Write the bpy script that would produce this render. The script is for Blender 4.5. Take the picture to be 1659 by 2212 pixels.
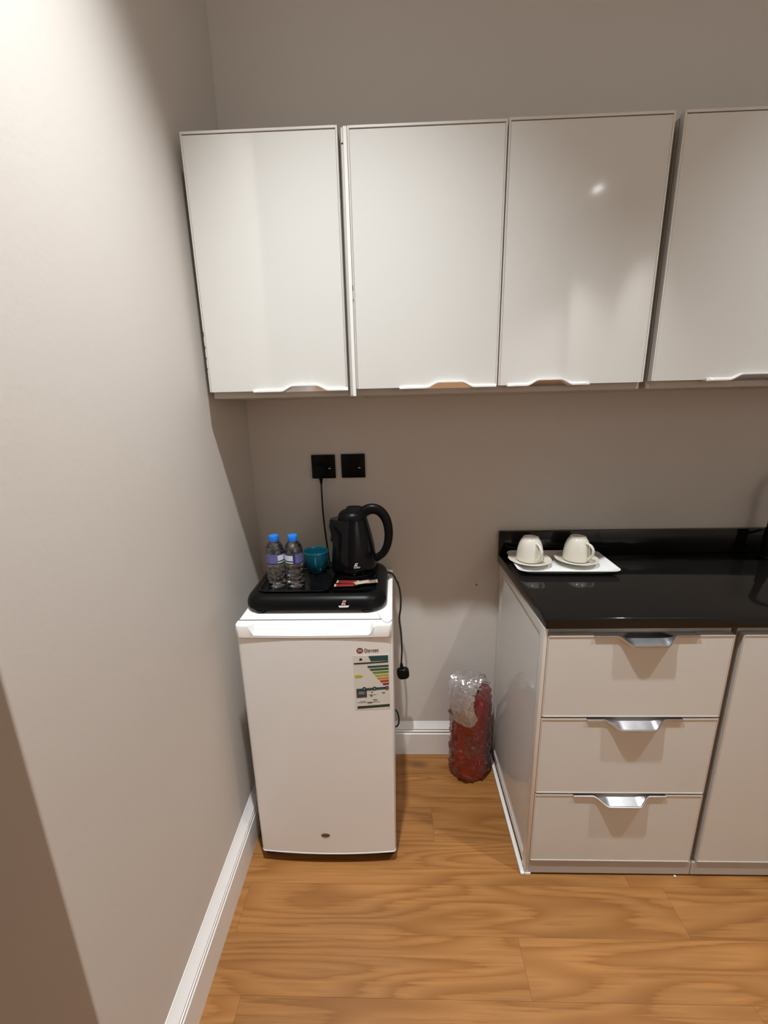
import bpy, bmesh, math, random
from mathutils import Vector, Matrix, noise as mnoise

for o in list(bpy.data.objects):
    bpy.data.objects.remove(o)
scene = bpy.context.scene
C = scene.collection
PI = math.pi

# ------------------------------------------------------------------ camera
F_PX, W_PX = 904.88, 1659.0
CAM = Vector((.5181, -1.512, 1.457))
YAW, PITCH, ROLL = -.0318, .2485, -.0228
fwd = Vector((math.sin(YAW) * math.cos(PITCH), math.cos(YAW) * math.cos(PITCH), -math.sin(PITCH)))
rgt = Vector((math.cos(YAW), -math.sin(YAW), 0))
upv = rgt.cross(fwd)
r2 = rgt * math.cos(ROLL) + upv * math.sin(ROLL)
u2 = -rgt * math.sin(ROLL) + upv * math.cos(ROLL)
cam_d = bpy.data.cameras.new('camera')
cam_d.sensor_fit = 'HORIZONTAL'
cam_d.sensor_width = 36
cam_d.lens = 36 * F_PX / W_PX
cam_d.clip_start = .02
cam = bpy.data.objects.new('camera', cam_d)
C.objects.link(cam)
m = Matrix((r2, u2, -fwd)).transposed().to_4x4()
m.translation = CAM
cam.matrix_world = m
scene.camera = cam

# ------------------------------------------------------------------ world, light, exposure
wd = bpy.data.worlds.new('world')
scene.world = wd
wd.use_nodes = True
wd.node_tree.nodes['Background'].inputs[0].default_value = (.9, .88, .85, 1)
wd.node_tree.nodes['Background'].inputs[1].default_value = .05
scene.view_settings.view_transform = 'Standard'
scene.view_settings.look = 'None'
scene.view_settings.gamma = 1
scene.view_settings.use_curve_mapping = False
scene.view_settings.exposure = 0.0

CEIL = 3.02
LAMPS = [(.40, -.98, 1.0), (1.78, -.98, .56), (2.08, -2.90, 2.0)]
LAMP_W = 226
SPOT_DEG = 85
for i, (lx, ly, k) in enumerate(LAMPS):
    ld = bpy.data.lights.new('downlight_beam', 'SPOT')
    ld.energy = LAMP_W * k
    ld.spot_size = math.radians(SPOT_DEG)
    ld.spot_blend = 1.0
    ld.shadow_soft_size = .03
    ld.color = (.945, .975, 1.0)
    lo = bpy.data.objects.new('downlight_beam', ld)
    lo.location = (lx, ly, CEIL - .03)
    C.objects.link(lo)

# ------------------------------------------------------------------ materials
MATS = {}

def mat(name, col, rough=.5, metal=0., spec=.5, coat=0., ior=1.5, noise=0., nscale=20., bump=0., bscale=200., rvar=0., trans=0., emit=None, stretch=None):
    if name in MATS:
        return MATS[name]
    ma = bpy.data.materials.new(name)
    ma.use_nodes = True
    nt = ma.node_tree
    b = nt.nodes['Principled BSDF']
    b.inputs['Base Color'].default_value = (*col, 1)
    b.inputs['Roughness'].default_value = rough
    b.inputs['Metallic'].default_value = metal
    b.inputs['Specular IOR Level'].default_value = spec
    b.inputs['IOR'].default_value = ior
    b.inputs['Coat Weight'].default_value = coat
    b.inputs['Coat Roughness'].default_value = .03
    b.inputs['Transmission Weight'].default_value = trans
    if emit:
        b.inputs['Emission Color'].default_value = (*emit[0], 1)
        b.inputs['Emission Strength'].default_value = emit[1]
    tc = nt.nodes.new('ShaderNodeTexCoord')
    vec = tc.outputs['Object']
    if stretch:
        mp = nt.nodes.new('ShaderNodeMapping')
        mp.inputs['Scale'].default_value = stretch
        nt.links.new(vec, mp.inputs[0])
        vec = mp.outputs[0]
    if noise or rvar:
        n = nt.nodes.new('ShaderNodeTexNoise')
        n.inputs['Scale'].default_value = nscale
        n.inputs['Detail'].default_value = 5
        nt.links.new(vec, n.inputs['Vector'])
    if noise:
        mr = nt.nodes.new('ShaderNodeMapRange')
        mr.inputs[3].default_value = 1 - noise
        mr.inputs[4].default_value = 1 + noise
        nt.links.new(n.outputs['Fac'], mr.inputs[0])
        mx = nt.nodes.new('ShaderNodeMix')
        mx.data_type = 'RGBA'
        mx.blend_type = 'MULTIPLY'
        mx.inputs[0].default_value = 1
        mx.inputs[6].default_value = (*col, 1)
        nt.links.new(mr.outputs[0], mx.inputs[7])
        nt.links.new(mx.outputs[2], b.inputs['Base Color'])
    if rvar:
        m2 = nt.nodes.new('ShaderNodeMapRange')
        m2.inputs[3].default_value = max(0, rough - rvar)
        m2.inputs[4].default_value = rough + rvar
        nt.links.new(n.outputs['Fac'], m2.inputs[0])
        nt.links.new(m2.outputs[0], b.inputs['Roughness'])
    if bump:
        n2 = nt.nodes.new('ShaderNodeTexNoise')
        n2.inputs['Scale'].default_value = bscale
        n2.inputs['Detail'].default_value = 4
        nt.links.new(vec, n2.inputs['Vector'])
        bp = nt.nodes.new('ShaderNodeBump')
        bp.inputs['Strength'].default_value = bump
        bp.inputs['Distance'].default_value = .002
        nt.links.new(n2.outputs['Fac'], bp.inputs['Height'])
        nt.links.new(bp.outputs[0], b.inputs['Normal'])
    MATS[name] = ma
    return ma

M_WALL = mat('greige_paint', (.655, .615, .565), .62, spec=.35, noise=.025, nscale=3, bump=.12, bscale=90)
M_CEIL = mat('ceiling_paint', (.86, .85, .83), .8, noise=.02)
M_BASE = mat('white_gloss_paint', (.86, .85, .825), .3, noise=.02, nscale=8)
M_DOOR = mat('acrylic_offwhite', (.685, .685, .65), .07, spec=.75, noise=.012, nscale=4, bump=.01, bscale=14)
M_DRAW = M_DOOR
M_ALU = mat('pale_aluminium', (.74, .72, .68), .32, metal=.35, noise=.03, nscale=30)
M_CARC = mat('carcass_board', (.50, .475, .43), .5, noise=.03, nscale=12)
M_CHROME = mat('polished_chrome', (.82, .82, .83), .13, metal=1, rvar=.04, nscale=30)
M_SATIN = mat('satin_aluminium', (.60, .60, .62), .20, metal=.95, rvar=.04, nscale=30)
M_LIP = mat('white_pull', (.84, .83, .80), .2, noise=.01)
M_GRAN = mat('black_granite', (.008, .0075, .007), .07, spec=.36, noise=.5, nscale=300, rvar=.015)
M_FRIDGE = mat('white_enamel', (.86, .855, .83), .28, noise=.012, nscale=5, bump=.02, bscale=60)
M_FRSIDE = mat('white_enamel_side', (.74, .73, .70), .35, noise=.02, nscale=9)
M_GASK = mat('grey_gasket', (.10, .10, .10), .6, noise=.05)
M_BLACKP = mat('black_plastic', (.005, .005, .005), .34, spec=.12, noise=.2, nscale=60, bump=.05, bscale=500)
M_BLACKG = mat('black_gloss_plastic', (.004, .004, .0045), .12, spec=.22, noise=.2, nscale=30, rvar=.03)
M_RUB = mat('black_cable', (.012, .011, .010), .45, noise=.2, nscale=40)
M_CERAM = mat('white_ceramic', (.92, .92, .90), .12, noise=.015, nscale=10)
M_CREAM = mat('cream_ceramic', (.74, .70, .60), .13, noise=.02, nscale=12)
M_TEAL = mat('teal_glaze', (.006, .085, .125), .16, noise=.15, nscale=18)
M_BLUE = mat('blue_cap', (.01, .19, .75), .35, noise=.06, nscale=40)
M_LAB = mat('label_violet', (.11, .12, .30), .4, noise=.12, nscale=60)
M_LABW = mat('label_white', (.62, .66, .76), .4, noise=.05, nscale=60)
M_LABN = mat('label_navy', (.02, .025, .14), .4, noise=.05, nscale=60)
M_LABG = mat('label_green', (.008, .05, .03), .4, noise=.05, nscale=60)
M_RED = mat('extinguisher_red', (.56, .010, .012), .28, noise=.06, nscale=12)
M_BRASS = mat('dull_brass', (.30, .25, .12), .35, metal=.8, noise=.15, nscale=50)
M_SRED = mat('sachet_red', (.17, .014, .011), .35, noise=.25, nscale=70)
M_STAN = mat('sachet_tan', (.20, .145, .10), .4, noise=.3, nscale=90)
M_SCRE = mat('sachet_cream', (.42, .34, .26), .4, noise=.15, nscale=90)
M_WHITEP = mat('print_white', (.78, .78, .75), .4, noise=.01)
M_PINK = mat('print_pink', (.68, .33, .30), .4, noise=.03)
M_LENS = mat('lamp_lens', (.9, .9, .88), .4, emit=((.945, .975, 1.0), 125), noise=.01)
M_LENS2 = mat('lamp_lens_frosted', (.9, .9, .88), .4, emit=((.945, .975, 1.0), 22), noise=.01)
M_CHIP = mat('chipped_edge', (.09, .075, .06), .7, noise=.2, nscale=200)
M_TRIM = mat('lamp_trim', (.8, .8, .8), .4, noise=.01)


def wood_mat():
    ma = bpy.data.materials.new('oak_laminate')
    ma.use_nodes = True
    nt = ma.node_tree
    N, L = nt.nodes, nt.links
    b = N['Principled BSDF']
    tc = N.new('ShaderNodeTexCoord')
    oi = N.new('ShaderNodeObjectInfo')
    off = N.new('ShaderNodeVectorMath')
    off.operation = 'SCALE'
    comb = N.new('ShaderNodeCombineXYZ')
    L.new(oi.outputs['Random'], comb.inputs[0])
    L.new(oi.outputs['Random'], comb.inputs[1])
    L.new(oi.outputs['Random'], comb.inputs[2])
    L.new(comb.outputs[0], off.inputs[0])
    off.inputs['Scale'].default_value = 23.7
    add = N.new('ShaderNodeVectorMath')
    L.new(tc.outputs['Object'], add.inputs[0])
    L.new(off.outputs[0], add.inputs[1])

    def mapped(sc):
        mp = N.new('ShaderNodeMapping')
        mp.inputs['Scale'].default_value = sc
        L.new(add.outputs[0], mp.inputs[0])
        return mp.outputs[0]
    # fine fibres
    n2 = N.new('ShaderNodeTexNoise')
    n2.inputs['Scale'].default_value = 1
    n2.inputs['Detail'].default_value = 7
    n2.inputs['Roughness'].default_value = .7
    n2.inputs['Distortion'].default_value = .25
    L.new(mapped((3.2, 115, 1)), n2.inputs['Vector'])
    # cathedral figure: growth lines of a long stretched field, roughened by the fibres
    n1 = N.new('ShaderNodeTexNoise')
    n1.inputs['Scale'].default_value = 1
    n1.inputs['Detail'].default_value = 1.6
    n1.inputs['Roughness'].default_value = .4
    L.new(mapped((1.0, 7.5, 1)), n1.inputs['Vector'])
    mul = N.new('ShaderNodeMath')
    mul.operation = 'MULTIPLY_ADD'
    mul.inputs[1].default_value = 15
    L.new(n1.outputs['Fac'], mul.inputs[0])
    sc2 = N.new('ShaderNodeMath')
    sc2.operation = 'MULTIPLY'
    sc2.inputs[1].default_value = 1.1
    L.new(n2.outputs['Fac'], sc2.inputs[0])
    L.new(sc2.outputs[0], mul.inputs[2])
    fr = N.new('ShaderNodeMath')
    fr.operation = 'FRACT'
    L.new(mul.outputs[0], fr.inputs[0])
    # broad tone patches
    n3 = N.new('ShaderNodeTexNoise')
    n3.inputs['Scale'].default_value = 1
    n3.inputs['Detail'].default_value = 3
    L.new(mapped((1.6, 5, 1)), n3.inputs['Vector'])
    # knots
    vo = N.new('ShaderNodeTexVoronoi')
    vo.inputs['Scale'].default_value = 1
    L.new(mapped((2.3, 5.2, 1)), vo.inputs['Vector'])
    kn = N.new('ShaderNodeMapRange')
    kn.inputs[1].default_value = .03
    kn.inputs[2].default_value = .12
    kn.inputs[3].default_value = .55
    kn.inputs[4].default_value = 1
    L.new(vo.outputs['Distance'], kn.inputs[0])
    r1 = N.new('ShaderNodeValToRGB')
    cr = r1.color_ramp
    cr.elements[0].position = 0
    cr.elements[0].color = (.362, .158, .043, 1)
    cr.elements[1].position = 1
    cr.elements[1].color = (.362, .158, .043, 1)
    for p_, c_ in ((.35, (.395, .180, .054, 1)), (.68, (.335, .142, .038, 1)), (.88, (.292, .118, .029, 1))):
        e = cr.elements.new(p_)
        e.color = c_
    L.new(fr.outputs[0], r1.inputs[0])
    r2_ = N.new('ShaderNodeMapRange')
    r2_.inputs[1].default_value = .3
    r2_.inputs[2].default_value = .7
    r2_.inputs[3].default_value = .76
    r2_.inputs[4].default_value = 1.12
    L.new(n2.outputs['Fac'], r2_.inputs[0])
    r3_ = N.new('ShaderNodeMapRange')
    r3_.inputs[1].default_value = .3
    r3_.inputs[2].default_value = .7
    r3_.inputs[3].default_value = .84
    r3_.inputs[4].default_value = 1.12
    L.new(n3.outputs['Fac'], r3_.inputs[0])
    cur = r1.outputs[0]
    for s in (r2_.outputs[0], r3_.outputs[0], kn.outputs[0]):
        mx = N.new('ShaderNodeMix')
        mx.data_type = 'RGBA'
        mx.blend_type = 'MULTIPLY'
        mx.inputs[0].default_value = 1
        L.new(cur, mx.inputs[6])
        L.new(s, mx.inputs[7])
        cur = mx.outputs[2]
    L.new(cur, b.inputs['Base Color'])
    b.inputs['Roughness'].default_value = .36
    b.inputs['Specular IOR Level'].default_value = .4
    bp = N.new('ShaderNodeBump')
    bp.inputs['Strength'].default_value = .12
    bp.inputs['Distance'].default_value = .001
    L.new(n2.outputs['Fac'], bp.inputs['Height'])
    L.new(bp.outputs[0], b.inputs['Normal'])
    return ma


def clear_mat(name, tint, base, power, gloss_rough, bump=0., bscale=40., haze=0.):
    """thin clear plastic: see-through with a glossy skin"""
    ma = bpy.data.materials.new(name)
    ma.use_nodes = True
    nt = ma.node_tree
    N, L = nt.nodes, nt.links
    N.remove(N['Principled BSDF'])
    out = N['Material Output']
    t = N.new('ShaderNodeBsdfTransparent')
    t.inputs[0].default_value = (*tint, 1)
    g = N.new('ShaderNodeBsdfGlossy')
    g.inputs['Roughness'].default_value = gloss_rough
    g.inputs['Color'].default_value = (1, 1, 1, 1)
    lw = N.new('ShaderNodeLayerWeight')
    lw.inputs[0].default_value = power
    mr = N.new('ShaderNodeMapRange')
    mr.inputs[3].default_value = base
    mr.inputs[4].default_value = .9
    L.new(lw.outputs['Fresnel'], mr.inputs[0])
    mx = N.new('ShaderNodeMixShader')
    L.new(mr.outputs[0], mx.inputs[0])
    front = t.outputs[0]
    if haze:
        d = N.new('ShaderNodeBsdfTranslucent')
        d.inputs[0].default_value = (.85, .82, .8, 1)
        d2 = N.new('ShaderNodeBsdfDiffuse')
        d2.inputs[0].default_value = (.85, .82, .8, 1)
        m0 = N.new('ShaderNodeMixShader')
        L.new(d.outputs[0], m0.inputs[1])
        L.new(d2.outputs[0], m0.inputs[2])
        m1 = N.new('ShaderNodeMixShader')
        m1.inputs[0].default_value = haze
        L.new(t.outputs[0], m1.inputs[1])
        L.new(m0.outputs[0], m1.inputs[2])
        front = m1.outputs[0]
    L.new(front, mx.inputs[1])
    L.new(g.outputs[0], mx.inputs[2])
    if bump:
        tc = N.new('ShaderNodeTexCoord')
        n = N.new('ShaderNodeTexNoise')
        n.inputs['Scale'].default_value = bscale
        n.inputs['Detail'].default_value = 3
        L.new(tc.outputs['Object'], n.inputs['Vector'])
        bp = N.new('ShaderNodeBump')
        bp.inputs['Strength'].default_value = bump
        bp.inputs['Distance'].default_value = .012
        L.new(n.outputs['Fac'], bp.inputs['Height'])
        L.new(bp.outputs[0], g.inputs['Normal'])
    L.new(mx.outputs[0], out.inputs[0])
    return ma


M_WOOD = wood_mat()
M_PET = clear_mat('clear_pet', (.93, .95, .97), .05, .35, .05, .5, 60)
M_BAG = clear_mat('clear_film', (.97, .955, .955), .03, .40, .06, .35, 30, haze=.010)
M_BAGF = clear_mat('crumpled_film', (.97, .96, .96), .12, .45, .12, .3, 60, haze=.34)
M_WATER = mat('water', (.97, .99, 1), .0, trans=1, ior=1.33)

# ------------------------------------------------------------------ mesh helpers


def box(bm, x0, x1, y0, y1, z0, z1, bev=0., seg=2):
    n0 = len(bm.verts)
    vs = [bm.verts.new((x, y, z)) for x in (x0, x1) for y in (y0, y1) for z in (z0, z1)]
    fs = [(0, 1, 3, 2), (4, 6, 7, 5), (0, 4, 5, 1), (2, 3, 7, 6), (0, 2, 6, 4), (1, 5, 7, 3)]
    faces = [bm.faces.new([vs[i] for i in f]) for f in fs]
    if bev:
        es = list({e for f in faces for e in f.edges})
        bmesh.ops.bevel(bm, geom=es, offset=bev, segments=seg, affect='EDGES', profile=.5)
    return faces


def rings(bm, rs, close=True, cap0=True, cap1=True, midx=0):
    """loft a list of rings (lists of points)"""
    vr = [[bm.verts.new(p) for p in r] for r in rs]
    n = len(vr[0])
    for a, b in zip(vr[:-1], vr[1:]):
        for i in range(n if close else n - 1):
            j = (i + 1) % n
            f = bm.faces.new((a[i], a[j], b[j], b[i]))
            f.material_index = midx
    if cap0:
        bm.faces.new(list(reversed(vr[0]))).material_index = midx
    if cap1:
        bm.faces.new(vr[-1]).material_index = midx
    return vr


def circ(cx, cy, z, r, n=32, ph=0):
    return [(cx + r * math.cos(2 * PI * i / n + ph), cy + r * math.sin(2 * PI * i / n + ph), z) for i in range(n)]


def lathe(bm, cx, cy, prof, n=40, cap0=True, cap1=True):
    return rings(bm, [circ(cx, cy, z, r, n) for r, z in prof], True, cap0, cap1)


def rrect(cx, cy, z, hx, hy, r, n=6):
    pts = []
    for sx, sy, a0 in ((1, 1, 0), (-1, 1, PI / 2), (-1, -1, PI), (1, -1, 1.5 * PI)):
        for i in range(n + 1):
            a = a0 + PI / 2 * i / n
            pts.append((cx + sx * (hx - r) + r * math.cos(a), cy + sy * (hy - r) + r * math.sin(a), z))
    return pts


def catmull(P, k=8):
    P = [Vector(p) for p in P]
    out = []
    for i in range(len(P) - 1):
        p0 = P[max(i - 1, 0)]
        p1, p2 = P[i], P[i + 1]
        p3 = P[min(i + 2, len(P) - 1)]
        for j in range(k):
            t = j / k
            out.append(.5 * ((2 * p1) + (p2 - p0) * t + (2 * p0 - 5 * p1 + 4 * p2 - p3) * t * t + (3 * p1 - p0 - 3 * p2 + p3) * t ** 3))
    out.append(P[-1])
    return out


def tube(bm, path, rad, n=10, flat=None):
    """sweep a circle (or ellipse with flat=(side, depth)) along path; rad may be a list"""
    path = [Vector(p) for p in path]
    rs = []
    ref = Vector((0, 1, 0))
    for i, p in enumerate(path):
        t = (path[min(i + 1, len(path) - 1)] - path[max(i - 1, 0)]).normalized()
        a = ref - t * ref.dot(t)
        if a.length < 1e-3:
            a = Vector((1, 0, 0)) - t * t.x
        a.normalize()
        b = t.cross(a)
        ref = a
        r = rad[i] if isinstance(rad, (list, tuple)) else rad
        ra, rb = (r, r) if flat is None else (r * flat[0], r * flat[1])
        rs.append([p + a * ra * math.cos(2 * PI * k / n) + b * rb * math.sin(2 * PI * k / n) for k in range(n)])
    return rings(bm, rs)


def prism(bm, poly, axis, a0, a1, midx=0):
    """extrude a 2-D polygon; axis 'y': poly in (x,z), 'z': poly in (x,y), 'x': poly in (y,z)"""
    def P(p, a):
        return {'y': (p[0], a, p[1]), 'z': (p[0], p[1], a), 'x': (a, p[0], p[1])}[axis]
    A = [bm.verts.new(P(p, a0)) for p in poly]
    B = [bm.verts.new(P(p, a1)) for p in poly]
    n = len(poly)
    fs = [bm.faces.new(A), bm.faces.new(list(reversed(B)))]
    for i in range(n):
        j = (i + 1) % n
        fs.append(bm.faces.new((A[j], A[i], B[i], B[j])))
    for f in fs:
        f.material_index = midx
    return fs


def new_mesh(name, bm, mats, org=(0, 0, 0), smooth=35):
    bmesh.ops.recalc_face_normals(bm, faces=bm.faces)
    bmesh.ops.translate(bm, verts=bm.verts, vec=-Vector(org))
    me = bpy.data.meshes.new(name)
    bm.to_mesh(me)
    bm.free()
    for ma in (mats if isinstance(mats, (list, tuple)) else [mats]):
        me.materials.append(ma)
    if smooth:
        me.shade_smooth()
        me.set_sharp_from_angle(angle=math.radians(smooth))
    return me


def B():
    return bmesh.new()


def thing(name, loc, label, cat, group=None):
    o = bpy.data.objects.new(name, None)
    o.empty_display_size = .05
    o.location = loc
    o['org'] = list(loc)
    o['label'] = label
    o['category'] = cat
    if group:
        o['group'] = group
    C.objects.link(o)
    return o


def root_of(p):
    while p.parent:
        p = p.parent
    return p


def part(name, bm, mats, parent, label=None, smooth=35):
    org = root_of(parent)['org'] if 'org' in root_of(parent) else (0, 0, 0)
    o = bpy.data.objects.new(name, new_mesh(name, bm, mats, list(org), smooth))
    o.parent = parent
    if label:
        o['label'] = label
    C.objects.link(o)
    return o


def single(name, bm, mats, label, cat, org=(0, 0, 0), group=None, smooth=35):
    o = bpy.data.objects.new(name, new_mesh(name, bm, mats, org, smooth))
    o.location = org
    o['org'] = list(org)
    o['label'] = label
    o['category'] = cat
    if group:
        o['group'] = group
    C.objects.link(o)
    return o


def struct(name, bm, mats, label, smooth=35):
    o = bpy.data.objects.new(name, new_mesh(name, bm, mats, (0, 0, 0), smooth))
    o['kind'] = 'structure'
    o['label'] = label
    o['category'] = name.split('_')[0]
    C.objects.link(o)
    return o


def copy_tree(o, parent=None):
    c = o.copy()
    C.objects.link(c)
    c.parent = parent
    for ch in list(o.children):
        copy_tree(ch, c)
    return c


def text_bm(s, size, x, y, z, thick=.0004):
    """letters standing in the x-z plane at depth y, left end at x, baseline at z"""
    cu = bpy.data.curves.new('lettering', 'FONT')
    cu.body = s
    cu.size = size
    cu.extrude = thick
    ob = bpy.data.objects.new('lettering', cu)
    C.objects.link(ob)
    dg = bpy.context.evaluated_depsgraph_get()
    me = bpy.data.meshes.new_from_object(ob.evaluated_get(dg))
    bm = bmesh.new()
    bm.from_mesh(me)
    bpy.data.objects.remove(ob)
    bpy.data.meshes.remove(me)
    for v in bm.verts:
        v.co = Vector((x + v.co.x, y - v.co.z, z + v.co.y))
    return bm


def sm(t):
    t = max(0, min(1, t))
    return t * t * (3 - 2 * t)


# ------------------------------------------------------------------ the room
XR, YF, XL, WE = 2.46, -3.45, -1.6, -1.042
X0 = -.008                                # plane of the left wall
b = B()
box(b, XL, XR, YF, 0, -.05, -.009)
floor = struct('floor', b, mat('underlay', (.16, .075, .03), .8, noise=.1), 'oak laminate floor of planks laid along the back wall')
# planks, each its own piece
PW, PL = .131, 1.28
random.seed(4)
b = B()
box(b, 0, PL - .00025, 0, PW - .00025, -.009, 0, .0003, 1)
plank_me = new_mesh('plank', b, M_WOOD)
shifts = [.0, .72, .33, 1.02, .52, .12, .86, .42]
row = 0
y = -.0005
while y > YF:
    x = XL - shifts[row % 8]
    if row == 4:
        x = 1.318 - PL * 3
    while x < XR:
        x0, x1 = max(x, XL), min(x + PL, XR)
        if x1 - x0 > .02:
            y0 = max(y - PW, YF)
            if x0 == x and x1 == x + PL and y0 == y - PW:
                me = plank_me
            else:
                b = B()
                box(b, 0, x1 - x0 - .00025, 0, y - y0 - .00025, -.009, 0, .0003, 1)
                me = new_mesh('plank', b, M_WOOD)
            o = bpy.data.objects.new('plank', me)
            o.location = (x0, y0, 0)
            o.parent = floor
            C.objects.link(o)
        x += PL
    y -= PW
    row += 1

b = B()
box(b, XL, XR + .12, 0, .12, 0, CEIL)
struct('wall_back', b, M_WALL, 'greige painted wall behind the kitchen units')
b = B()
prism(b, [(X0, 0), (-.13, 0), (-.13, WE + .12), (XL, WE + .12), (XL, WE), (X0, WE)], 'z', 0, CEIL)
es = [e for e in b.edges if abs(e.verts[0].co.x - X0) < 1e-5 and abs(e.verts[1].co.x - X0) < 1e-5 and abs(e.verts[0].co.y - WE) < 1e-5 and abs(e.verts[1].co.y - WE) < 1e-5]
bmesh.ops.bevel(b, geom=es, offset=.004, segments=3, affect='EDGES', profile=.5)
struct('wall_left', b, M_WALL, 'greige painted left wall ending in an outside corner near the camera')
b = B()
box(b, XR, XR + .12, YF, 0, 0, CEIL)
struct('wall_right', b, M_WALL, 'greige painted wall at the right end of the units')
b = B()
prism(b, [(XL, YF), (2.10, YF), (2.10, YF + .14), (XR, YF + .14), (XR, YF - .12), (XL, YF - .12)], 'z', 0, CEIL)
struct('wall_front', b, M_WALL, 'greige painted wall behind the camera')
b = B()
box(b, XL - .12, XL, YF, WE + .12, 0, CEIL)
struct('wall_corridor', b, M_WALL, 'greige painted wall of the side passage')
b = B()
box(b, XL - .12, XR + .12, YF - .12, .12, CEIL, CEIL + .1)
struct('ceiling', b, M_CEIL, 'white ceiling with recessed downlights')

# moulded skirting: profile (thickness, height)
SK = [(0, 0), (.023, 0), (.023, .102), (.0165, .1065), (.0165, .1105), (.0215, .1135), (.0215, .1165), (.0150, .1195), (.0150, .1225), (.0205, .1260), (.0035, .1475), (.0015, .1525), (0, .153)]
b = B()
prism(b, [(-t * .8, z) for t, z in SK], 'x', X0 + .0232, .8905)
struct('baseboard_back', b, M_BASE, 'white moulded skirting board behind the fridge')
b = B()
rs = []
for (px_, py_, nx, ny) in ((X0, 0, 1, 0), (X0, WE, 1, -1), (XL, WE, 0, -1)):
    rs.append([(px_ + nx * t, py_ + ny * t, z) for t, z in SK])
rings(b, rs)
struct('baseboard_left', b, M_BASE, 'white moulded skirting board along the left wall')

# small drilled holes with plugs in the back wall
for (hx, hz) in ((.519, .79), (.822, .777)):
    b = B()
    prof = [(.0042, 0.), (.0042, .0012), (.0022, .0016), (.0018, .0004)]
    rings(b, [[(hx + r * math.cos(2 * PI * i / 12), -t, hz + r * math.sin(2 * PI * i / 12)) for i in range(12)] for r, t in prof])
    single('wall_plug', b, mat('grey_plug', (.22, .19, .16), .6, noise=.1), 'small grey wall plug beside the fridge' if hx < .6 else 'small grey wall plug left of the black counter', 'wall plug', (hx, 0, hz), 'wall plugs')

# recessed downlights in the ceiling
for i, (lx, ly, k) in enumerate(LAMPS):
    dl = thing('downlight', (lx, ly, CEIL), ['recessed round ceiling downlight above the fridge', 'recessed round ceiling downlight above the sink end of the counter', 'recessed round ceiling downlight behind the camera'][i], 'downlight', 'ceiling downlights')
    b = B()
    lathe(b, lx, ly, [(.036, CEIL - .001), (.036, CEIL - .006), (.045, CEIL - .008), (.05, CEIL - .004), (.05, CEIL - .0005)], 36, False, False)
    part('trim_ring', b, M_TRIM, dl)
    b = B()
    lathe(b, lx, ly, [(.0355, CEIL - .001), (.0355, CEIL - .003), (.02, CEIL - .0045)], 36)
    part('lens', b, M_LENS if i < 2 else M_LENS2, dl)

# ------------------------------------------------------------------ upper cabinets
UY, UT, UB = -.344, 2.0935, 1.5022      # door face, top, bottom
BODY_B = 1.4855


def arch(x, a, c):
    """pull cut-out: height of the arch at x for a notch from a to c"""
    w = (c - a)
    return .0135 * sm((x - a) / (w * .27)) * sm((c - x) / (w * .27))


def upper_door(root, x0, x1, na, nc, sa, sc, zt=UT, zb=UB):
    fw = .0045
    # frame: thin pale edging round the panel
    b = B()
    box(b, x0, x0 + fw, UY, UY + .019, zb, zt, .0006, 1)
    box(b, x1 - fw, x1, UY, UY + .019, zb, zt, .0006, 1)
    box(b, x0 + fw, x1 - fw, UY - .0003, UY + .019, zt - fw * 1.3, zt, .0006, 1)
    # panel with the arched notch
    b2 = B()
    g = .0005
    pts = [(x0 + fw + g, zb)]
    N = 26
    for i in range(N + 1):
        x = na + (nc - na) * i / N
        pts.append((x, zb + arch(x, na, nc)))
    pts += [(x1 - fw - g, zb), (x1 - fw - g, zt - fw * 1.3 - .0022), (x0 + fw + g, zt - fw * 1.3 - .0022)]
    prism(b2, pts, 'y', UY + .0008, UY + .018)
    d = part('door', b2, M_DOOR, root, 'glossy off-white door panel')
    part('edge_frame', b, M_ALU, d)
    # pull lip following the notch
    b3 = B()
    rs = []
    N = 48
    for i in range(N + 1):
        x = sa + (sc - sa) * i / N
        h = arch(x, na, nc)
        p = .003 + .006 * sm((x - sa) / .02) * sm((sc - x) / .02)
        z = zb + h
        rs.append([(x, UY + .016, z - .0035), (x, UY + .016, z), (x, UY - p * .5, z + .0045 * (1 - h / .0135 * .6)), (x, UY - p, z + .0005), (x, UY - p, z - .003)])
    rings(b3, rs)
    part('pull_lip', b3, M_LIP, d, 'white moulded pull lip')
    b4 = B()
    prism(b4, [(UY + .004, zb + .0145), (UY + .018, zb - .003), (UY + .0198, zb - .002), (UY + .0058, zb + .0155)], 'x', na + .004, nc - .004)
    part('pull_recess', b4, M_CHROME, d)


cab = thing('wall_cabinet', (.2, -.17, BODY_B), 'single-door off-white wall cabinet against the left wall', 'wall cabinet', 'wall cabinets')
b = B()
box(b, .018, .3915, UY + .021, -.001, BODY_B, UT - .002, .001, 1)
part('body', b, M_CARC, cab)
b = B()
box(b, .3916, .3984, -.285, -.001, BODY_B, UT - .002)  # added infill, stops lamp light leaking through the gap onto the wall
part('gap_light_block', b, M_CARC, cab)
upper_door(cab, .0165, .3915, .212, .342, .136, .392, UT + .002)
b = B()
box(b, .3985, .4035, UY + .010, -.02, BODY_B + .002, 2.062, .0006, 1)
part('filler_strip', b, M_ALU, cab)
b = B()
box(b, .3985, .4035, UY + .008, -.02, 2.0635, UT + .001, .0006, 1)
part('filler_strip', b, M_ALU, cab)

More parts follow.
